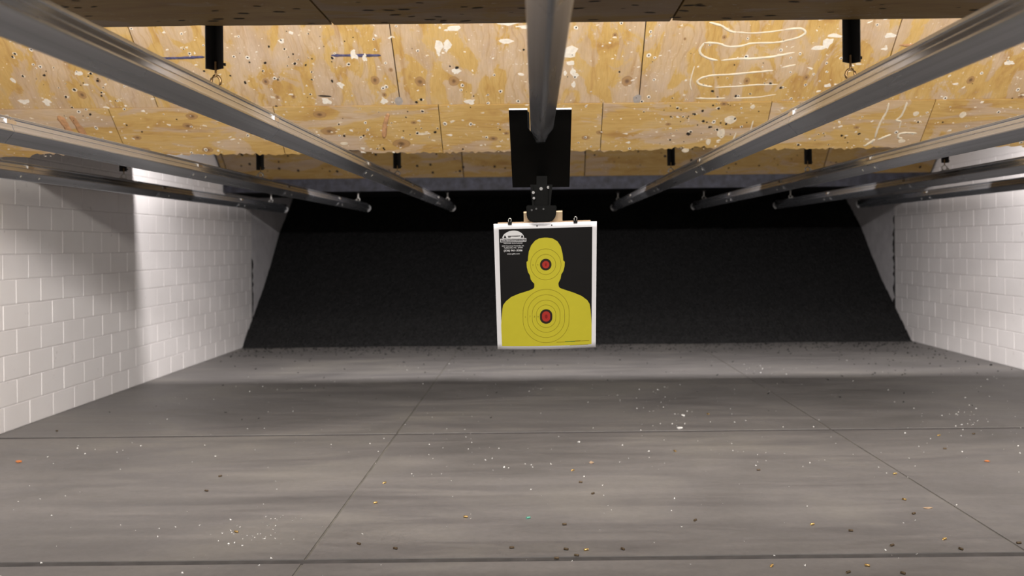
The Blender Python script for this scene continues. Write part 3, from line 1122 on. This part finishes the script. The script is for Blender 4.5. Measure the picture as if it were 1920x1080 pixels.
# ------------------------------------------------------------------ the paper target
TW, TH = 0.457, 0.628
p_tl, p_tr = at_depth(925.5, 420, 4.42), at_depth(1119, 415, 4.42)
p_bl, p_br = at_depth(933, 655, 4.655), at_depth(1117, 651, 4.655)
tc = (p_tl + p_tr) / 2
tgt = empty('paper_target', tc)
tag(tgt, 'paper target with a yellow head-and-shoulders silhouette on black', 'target')
tn = (p_tr - p_tl).cross(p_bl - p_tl).normalized()
if tn.y > 0:
    tn = -tn


def tp(u, v, h=0.0):
    """u 0..1 left to right, v 0..1 top to bottom; a soft sideways curl"""
    p = p_tl * (1 - u) * (1 - v) + p_tr * u * (1 - v) + p_bl * (1 - u) * v + p_br * u * v
    curl = 0.010 * math.sin(math.pi * u) * v
    return p + tn * (h + curl) - tc


CTL, CTR, CBR, CBL = (62, 75), (866, 60), (865, 1042), (92, 1058)


def cuv(x, y):
    u = (x - CTL[0]) / (CTR[0] - CTL[0])
    v = (y - 70) / 980.0
    for _ in range(12):
        xl = CTL[0] + (CBL[0] - CTL[0]) * v
        xr = CTR[0] + (CBR[0] - CTR[0]) * v
        u = (x - xl) / (xr - xl)
        yt = CTL[1] + (CTR[1] - CTL[1]) * u
        yb = CBL[1] + (CBR[1] - CBL[1]) * u
        v = (y - yt) / (yb - yt)
    return u, v


def cp(x, y, h):
    u, v = cuv(x, y)
    return tp(u, v, h)


def strip_mesh(bm, left, right, h):
    """fill between two polylines of equal length, subdivided across so it follows the curl"""
    NU = 14
    rows = [[bm.verts.new(cp(l[0] + (r[0] - l[0]) * k / NU, l[1] + (r[1] - l[1]) * k / NU, h)) for k in range(NU + 1)] for l, r in zip(left, right)]
    for j in range(len(rows) - 1):
        for k in range(NU):
            bm.faces.new((rows[j][k], rows[j][k + 1], rows[j + 1][k + 1], rows[j + 1][k]))


def resample(pts, n):
    """polyline sampled at n equal steps in y"""
    out = []
    y0, y1 = pts[0][1], pts[-1][1]
    for k in range(n + 1):
        y = y0 + (y1 - y0) * k / n
        for a, b in zip(pts[:-1], pts[1:]):
            if a[1] <= y <= b[1] or b is pts[-1]:
                f = 0 if b[1] == a[1] else (y - a[1]) / (b[1] - a[1])
                out.append((a[0] + (b[0] - a[0]) * f, y))
                break
    return out


# the sheet itself, with a little thickness
bm = bmesh.new()
NU, NV = 16, 20
fr = [[bm.verts.new(tp(i / NU, j / NV, 0)) for i in range(NU + 1)] for j in range(NV + 1)]
bk = [[bm.verts.new(tp(i / NU, j / NV, -0.0008)) for i in range(NU + 1)] for j in range(NV + 1)]
for j in range(NV):
    for i in range(NU):
        bm.faces.new((fr[j][i], fr[j][i + 1], fr[j + 1][i + 1], fr[j + 1][i]))
        bm.faces.new((bk[j][i], bk[j + 1][i], bk[j + 1][i + 1], bk[j][i + 1]))
for i in range(NU):
    bm.faces.new((fr[0][i], bk[0][i], bk[0][i + 1], fr[0][i + 1]))
    bm.faces.new((fr[NV][i], fr[NV][i + 1], bk[NV][i + 1], bk[NV][i]))
for j in range(NV):
    bm.faces.new((fr[j][0], fr[j + 1][0], bk[j + 1][0], bk[j][0]))
    bm.faces.new((fr[j][NU], bk[j][NU], bk[j + 1][NU], fr[j + 1][NU]))
sheet_o = link('sheet', to_mesh(bm, 'sheet', True), M['paper'], tgt)

bm = bmesh.new()
n = 12
strip_mesh(bm, [(102 + 25 * k / n, 115 + 915 * k / n) for k in range(n + 1)], [(831, 100 + 915 * k / n) for k in range(n + 1)], 0.0006)
link('black_panel', to_mesh(bm, 'black_panel'), M['ink_black'], sheet_o)

left = [(455, 178), (420, 182), (385, 200), (355, 235), (337, 280), (330, 330), (329, 354), (319, 360), (321, 400), (331, 440), (345, 462), (352, 495), (366, 515), (380, 527), (380, 553), (372, 567), (340, 581), (260, 606), (200, 632), (158, 667), (136, 697), (130, 730), (126, 780), (120, 860), (127, 1030)]
right = [(480, 178), (522, 184), (560, 206), (586, 245), (600, 300), (604, 330), (606, 353), (618, 359), (616, 395), (606, 433), (591, 456), (585, 490), (572, 516), (568, 527), (571, 549), (580, 562), (610, 573), (690, 600), (750, 626), (795, 660), (814, 690), (821, 730), (826, 790), (831, 860), (831, 1014)]
n = 150
lf, rt = resample(left, n), resample(right, n)
bm = bmesh.new()
strip_mesh(bm, lf, rt, 0.0012)
link('silhouette', to_mesh(bm, 'silhouette'), M['ink_yellow'], sheet_o)['label'] = 'yellow head-and-shoulders silhouette'


def stadium(cx, cy, a, b, n=64):
    out = []
    for k in range(n):
        t = k * 2 * math.pi / n
        x, y = a * math.cos(t), a * math.sin(t)
        y += (b - a) * (1 if math.sin(t) > 1e-6 else (-1 if math.sin(t) < -1e-6 else 0))
        out.append((cx + x, cy + y))
    return out


def ring(name, cx, cy, a, b, wdt, m, h=0.0018):
    bm = bmesh.new()
    o_, i_ = stadium(cx, cy, a + wdt / 2, b + wdt / 2), stadium(cx, cy, a - wdt / 2, b - wdt / 2)
    vo = [bm.verts.new(cp(x, y, h)) for x, y in o_]
    vi = [bm.verts.new(cp(x, y, h)) for x, y in i_]
    for k in range(len(vo)):
        bm.faces.new((vo[k], vo[(k + 1) % len(vo)], vi[(k + 1) % len(vo)], vi[k]))
    return link(name, to_mesh(bm, name), m, sheet_o)


def disc(name, cx, cy, a, b, m, h):
    bm = bmesh.new()
    c = bm.verts.new(cp(cx, cy, h))
    vo = [bm.verts.new(cp(x, y, h)) for x, y in stadium(cx, cy, a, b, 40)]
    for k in range(40):
        bm.faces.new((c, vo[k], vo[(k + 1) % 40]))
    return link(name, to_mesh(bm, name), m, sheet_o)


for a, b in ((120, 118), (78, 77)):
    ring('scoring_ring', 469, 380, a, b, 3.2, M['ink_line'])
disc('bullseye', 469, 381, 45, 45, M['ink_ring'], 0.0018)
disc('bullseye_center', 469, 381, 28, 28, M['ink_red'], 0.0024)
disc('bullseye_mark', 470, 381, 7, 12, M['ink_dkred'], 0.0030)
for a, b in ((181, 212), (145, 170), (109, 128), (76, 90)):
    ring('scoring_ring', 473, 783, a, b, 3.2, M['ink_line'])
disc('bullseye', 473, 785, 49, 58, M['ink_ring'], 0.0018)
disc('bullseye_center', 473, 784, 32, 41, M['ink_red'], 0.0024)
disc('bullseye_mark', 474, 784, 10, 16, M['ink_dkred'], 0.0030)


def text(name, s, cx, cy, width, height, m, h=0.0024, bold=0.0):
    """lettering fitted into a box given in sheet pixels"""
    cu = bpy.data.curves.new(name, 'FONT')
    cu.body = s
    cu.align_x = 'CENTER'
    cu.align_y = 'CENTER'
    cu.resolution_u = 2
    cu.offset = bold
    tmp = bpy.data.objects.new('tmp', cu)
    COL.objects.link(tmp)
    dg = bpy.context.evaluated_depsgraph_get()
    me = bpy.data.meshes.new_from_object(tmp.evaluated_get(dg))
    bpy.data.objects.remove(tmp)
    bpy.data.curves.remove(cu)
    if not me.vertices:
        return None
    xs_ = [v.co.x for v in me.vertices]
    ys_ = [v.co.y for v in me.vertices]
    x0, x1, y0, y1 = min(xs_), max(xs_), min(ys_), max(ys_)
    slope = -15 / 804.0
    for v in me.vertices:
        fx = (v.co.x - x0) / (x1 - x0) - 0.5
        fy = (v.co.y - y0) / (y1 - y0) - 0.5
        X = cx + fx * width
        Yp = cy - fy * height + fx * width * slope
        v.co = cp(X, Yp, h)
    me.materials.clear()
    me.name = name
    return link(name, me, m, sheet_o)


for s, x, y in (('8', 369, 383), ('9', 407, 383), ('6', 311, 788), ('7', 347, 786), ('8', 382, 786), ('9', 410, 787)):
    text('ring_number', s, x, y, 8, 14, M['ink_line'], 0.0024, 0.01)

# printed emblem and address
dome = []
for k in range(25):
    t = math.pi * k / 24
    dome.append((216 + 84 * math.cos(math.pi - t), 182 - 58 * math.sin(t)))
bm = bmesh.new()
c = bm.verts.new(cp(216, 181, 0.0014))
vo = [bm.verts.new(cp(x, y - (x - 216) * 0.018, 0.0014)) for x, y in dome]
for k in range(24):
    bm.faces.new((c, vo[k], vo[k + 1]))
link('emblem_dome', to_mesh(bm, 'emblem_dome'), M['ink_white'], sheet_o)


def printed(name, pts, m, h):
    bm = bmesh.new()
    bm.faces.new([bm.verts.new(cp(x, y, h)) for x, y in pts])
    return link(name, to_mesh(bm, name), m, sheet_o)


printed('emblem_window', [(140, 180), (150, 157), (163, 180)], M['ink_black'], 0.0020)
printed('emblem_window', [(273, 177), (283, 154), (296, 176)], M['ink_black'], 0.0020)
printed('emblem_band', [(172, 162), (272, 160), (268, 167), (240, 170), (200, 168), (192, 176), (176, 177)], M['ink_grey'], 0.0020)
printed('emblem_arc', [(128, 177), (135, 164), (146, 146), (150, 150), (140, 166), (133, 177)], M['ink_white'], 0.0022)
printed('banner_frame', [(114, 185), (317, 180), (317, 206), (114, 212)], M['ink_white'], 0.0020)
printed('banner', [(118, 189), (313, 184), (313, 202), (118, 208)], M['ink_grey'], 0.0026)
text('banner_text', "The Sportsman's Lodge", 216, 196, 184, 15, M['ink_white'], 0.0032)
text('address_text', 'INDOOR GUN RANGE', 214, 218.5, 146, 9, M['ink_white'], 0.0024, 0.012)
text('address_text', '1004 Courtney Huntsville, Rd.', 214, 239, 172, 12, M['ink_white'], 0.0024, 0.012)
text('address_text', 'Yadkinville, NC  27055', 215, 252.5, 148, 12, M['ink_white'], 0.0024, 0.012)
text('address_text', '(336) 961-3386', 214, 275, 145, 19, M['ink_white'], 0.0024, 0.02)
text('address_text', 'www.gftb.com', 216, 299, 98, 12, M['ink_white'], 0.0024, 0.012)
# fine print too small to read: thin printed lines
for x0, x1, y, hh, m in ((555, 625, 992, 4, 'ink_line'), (622, 700, 988, 7, 'ink_green'), (700, 745, 985, 8, 'ink_line'), (748, 812, 985, 4, 'ink_line'), (660, 805, 1018, 3, 'ink_line')):
    printed('fine_print_line', [(x0, y - hh / 2), (x1, y - hh / 2 - (x1 - x0) * 0.018), (x1, y + hh / 2 - (x1 - x0) * 0.018), (x0, y + hh / 2)], M[m], 0.0018)
for x, y in ((400, 91), (515, 86)):
    disc('punch_hole', x, y, 5.5, 5.5, M['ink_black'], 0.0008)

# backing board behind the paper
bb = empty('backing_board', tc + Vector((0, 0.012, 0)))
tag(bb, 'pale wood batten and cardboard behind the top of the paper target', 'backing board')


def slab_on_target(name, u0, u1, v0, v1, h0, h1, m, parent):
    bm = bmesh.new()
    sh_ = tc - (tc + Vector((0, 0.012, 0)))
    q = [tp(u, v, h) + sh_ for h in (h0, h1) for u, v in ((u0, v0), (u1, v0), (u1, v1), (u0, v1))]
    v = [bm.verts.new(p) for p in q]
    for f in ((0, 1, 2, 3), (7, 6, 5, 4), (0, 4, 5, 1), (1, 5, 6, 2), (2, 6, 7, 3), (3, 7, 4, 0)):
        bm.faces.new([v[i] for i in f])
    return link(name, to_mesh(bm, name), m, parent)


slab_on_target('panel', 0.04, 0.94, -0.004, 0.93, -0.003, -0.010, M['card'], bb)
slab_on_target('batten', 0.293, 0.668, -0.070, 0.5, -0.011, -0.030, M['stick'], bb)

# clips on the paper's top edge
for lab, px, py in (('black binder clip on the upper left of the paper target', 956, 419), ('black binder clip on the upper right of the paper target', 1079, 416)):
    p = at_depth(px, py, 4.415)
    cl = empty('binder_clip', p)
    tag(cl, lab, 'clip', 'clips holding the paper target')
    bm = bmesh.new()
    w = 0.0085
    pr = [(-0.006, -0.004), (-0.006, 0.0), (-0.003, 0.010), (0.020, 0.010), (0.022, 0.0), (0.020, -0.005), (0.014, 0.004), (0.002, 0.004)]
    pr = [(-0.007, -0.005), (-0.003, 0.008), (0.020, 0.008), (0.024, -0.006), (0.021, -0.006), (0.016, 0.005), (0.001, 0.005), (-0.004, -0.006)]
    a = [bm.verts.new((-w, y, z)) for y, z in pr]
    b = [bm.verts.new((w, y, z)) for y, z in pr]
    for q in ((0, 1, 6, 7), (1, 2, 5, 6), (2, 3, 4, 5)):
        bm.faces.new([a[i] for i in q])
        bm.faces.new([b[i] for i in q])
    for k in range(8):
        bm.faces.new((a[k], a[(k + 1) % 8], b[(k + 1) % 8], b[k]))
    link('clip_body', to_mesh(bm, 'clip_body'), M['black'], cl)
    bm = bmesh.new()
    tube(bm, [(-0.005, -0.003, 0.006), (-0.0065, -0.004, 0.014), (-0.004, -0.005, 0.021), (0.002, -0.005, 0.023), (0.006, -0.005, 0.019), (0.006, -0.004, 0.012), (0.004, -0.003, 0.006)], 0.0016, 6)
    link('wire_handle', to_mesh(bm, 'wire_handle', True), M['zinc'], cl)

# ------------------------------------------------------------------ things lying on the floor
bm = bmesh.new()
lathe(bm, [(0.0030, 0.0), (0.0049, 0.0006), (0.0049, 0.0016), (0.0042, 0.0024), (0.0048, 0.0038), (0.0048, 0.0192), (0.0042, 0.0193), (0.0041, 0.012), (0.002, 0.0115)], 10, 'Y')
CASE = {}
base_me = to_mesh(bm, 'casing', True)
for k in ('brass', 'tarnish', 'greencase'):
    me = base_me.copy()
    me.materials.append(M[k])
    CASE[k] = me
LAB = {'brass': ('shiny brass cartridge casing lying on the grey concrete floor', 'shiny spent casings on the floor'),
       'tarnish': ('dark tarnished cartridge casing lying on the grey concrete floor', 'tarnished spent casings on the floor'),
       'greencase': ('small green-tinted casing on the floor below the target', None)}


CASES = []


def casing(px, py, kind, s=1.15):
    p = at_floor(px, py)
    o = bpy.data.objects.new('cartridge_casing', CASE[kind])
    COL.objects.link(o)
    o.location = (p.x, p.y, 0.0049 * s)
    o.rotation_euler = (0, 0, math.pi / 2 + R.gauss(0, 0.7))
    o.scale = (s, s, s)
    CASES.append((o, kind))


def c2(ox, lst, kind):
    for x, y in lst:
        casing(ox + x / 2.455, 640 + y / 2.455, kind)


c2(640, [(205, 653), (165, 745), (582, 812), (1071, 595), (1137, 962), (1540, 509)], 'brass')
c2(640, [(1110, 652), (1163, 702), (1037, 846), (87, 938), (257, 959), (795, 953), (1045, 962), (1094, 990), (1002, 1003), (1302, 963)], 'tarnish')
c2(640, [(869, 815)], 'greencase')
c2(1280, [(985, 612), (1028, 733), (1212, 912), (862, 1038), (414, 1034), (1185, 435), (122, 337), (605, 845)], 'brass')
c2(1280, [(357, 595), (1215, 497), (1070, 795), (62, 825), (785, 876), (1290, 963), (971, 941), (770, 1065), (1346, 428), (1558, 932), (1025, 1075)], 'tarnish')
c2(0, [(1095, 882)], 'brass')
c2(0, [(1020, 622), (265, 415), (957, 692)], 'tarnish')


KINDS = {'brass': 'shiny brass casing', 'tarnish': 'dark tarnished casing', 'greencase': 'green-tinted casing'}
ORD = ['', 'second ', 'third ', 'fourth ', 'fifth ', 'sixth ', 'seventh ', 'eighth ', 'ninth ', 'tenth ', 'eleventh ', 'twelfth ', 'thirteenth ', 'fourteenth ', 'fifteenth ', 'sixteenth ']
cells = {}
for o, k in CASES:
    col = 'left' if o.location.x < xs[1] else ('middle' if o.location.x < xs[2] else 'right')
    row = 'this side of the near joint' if o.location.y < ys[2] else ('between the two floor joints' if o.location.y < ys[3] else 'beyond the far floor joint')
    cells.setdefault((k, col, row), []).append(o)
for (k, col, row), lst in cells.items():
    lst.sort(key=lambda o_: o_.location.x / o_.location.y)
    for n_, o in enumerate(lst):
        tag(o, '%s%s on the %s slab, %s' % ((ORD[n_] + 'from left: ') if len(lst) > 1 and n_ else ('leftmost ' if len(lst) > 1 else ''), KINDS[k], col, row), 'casing', 'spent casings on the floor')


def scrap_thing(name, px, py, sx, sy, sz, m, label, cat):
    p = at_floor(px, py)
    bm = bmesh.new()
    bmesh.ops.create_icosphere(bm, subdivisions=2, radius=1.0)
    for v in bm.verts:
        v.co *= R.uniform(0.65, 1.1)
        v.co.x *= sx
        v.co.y *= sy
        v.co.z = max(-0.9, v.co.z) * sz
    lowest = min(v.co.z for v in bm.verts)
    for v in bm.verts:
        v.co.z -= lowest
    o = link(name, to_mesh(bm, name), m)
    o.location = (p.x, p.y, 0.0)
    tag(o, label, cat)


scrap_thing('wad', 35, 867.5, 0.024, 0.016, 0.010, M['orange'], 'orange-brown plastic wad on the floor near the left wall', 'wad')
scrap_thing('wad', 1851, 866, 0.020, 0.014, 0.006, M['orange'], 'small bright orange scrap on the floor near the right wall', 'scrap')
scrap_thing('wood_splinter', 1740, 953.5, 0.026, 0.010, 0.005, M['card'], 'tan wood splinter on the floor beside the right saw cut', 'splinter')
scrap_thing('wood_scrap', 1109, 869, 0.016, 0.016, 0.008, M['card'], 'crumpled tan scrap on the floor below the target', 'scrap')
scrap_thing('paper_scrap', 1085, 830, 0.012, 0.016, 0.006, M['scrap'], 'bright white scrap on the floor just past the target', 'scrap')
scrap_thing('paper_scrap', 1275, 804, 0.028, 0.03, 0.008, M['scrap'], 'large white scrap lying on the far floor joint', 'scrap')
scrap_thing('paper_scrap', 1281, 780, 0.016, 0.03, 0.008, M['scrap'], 'white scrap on the floor behind the far joint', 'scrap')


def scatter(name, pts, m, label, cat, smin, smax):
    bm = bmesh.new()
    for x, y, z in pts:
        s = R.uniform(smin, smax)
        vs = [bm.verts.new((x + R.uniform(-1, 1) * s, y + R.uniform(-1, 1) * s, z + (0.0 if k < 3 else s * R.uniform(0.5, 1.2)))) for k in range(5)]
        for f in ((0, 1, 3), (1, 2, 3), (2, 0, 3), (0, 1, 4), (1, 2, 4), (2, 0, 4)):
            try:
                bm.faces.new([vs[i] for i in f])
            except ValueError:
                pass
    o = link(name, to_mesh(bm, name), m)
    tag(o, label, cat, kind='stuff')


pts = []
for k in range(1400):
    y = YB - abs(R.gauss(0, 0.55)) - 0.09
    pts.append((R.uniform(XL + 0.05, XR - 0.05), y, 0.0))
for k in range(170):
    x = R.uniform(XL + 0.1, XR - 0.1)
    y = YB - 0.1 - R.random() ** 1.6 * 6
    pts.append((x, y, 0.0))
for k in range(90):
    pts.append((R.uniform(3.6, XR - 0.06), YB - 0.1 - R.random() * 3.5, 0.0))
scatter('rubber_crumbs', pts, M['crumb'], 'black rubber crumbs scattered on the floor before the trap', 'rubber crumbs', 0.005, 0.020)
pts = []
for k in range(520):
    pts.append((R.uniform(-3.6, 4.9), 3.9 + R.random() ** 1.2 * 8.5, 0.0))
for px, py, sp, n in ((1420, 690, 14, 14), (1800, 780, 45, 40), (1010, 730, 10, 8), (1230, 740, 45, 30), (1350, 830, 120, 40), (470, 1000, 40, 30), (900, 850, 90, 40), (1275, 795, 14, 10), (520, 975, 20, 10)):
    for k in range(n):
        p = at_floor(R.gauss(px, sp), R.gauss(py, sp * 0.35))
        if XL + 0.1 < p.x < XR - 0.1 and p.y < 14:
            pts.append((p.x, p.y, 0.0))
scatter('white_specks', pts, M['scrap'], 'tiny white specks of debris scattered over the floor', 'debris', 0.002, 0.0075)
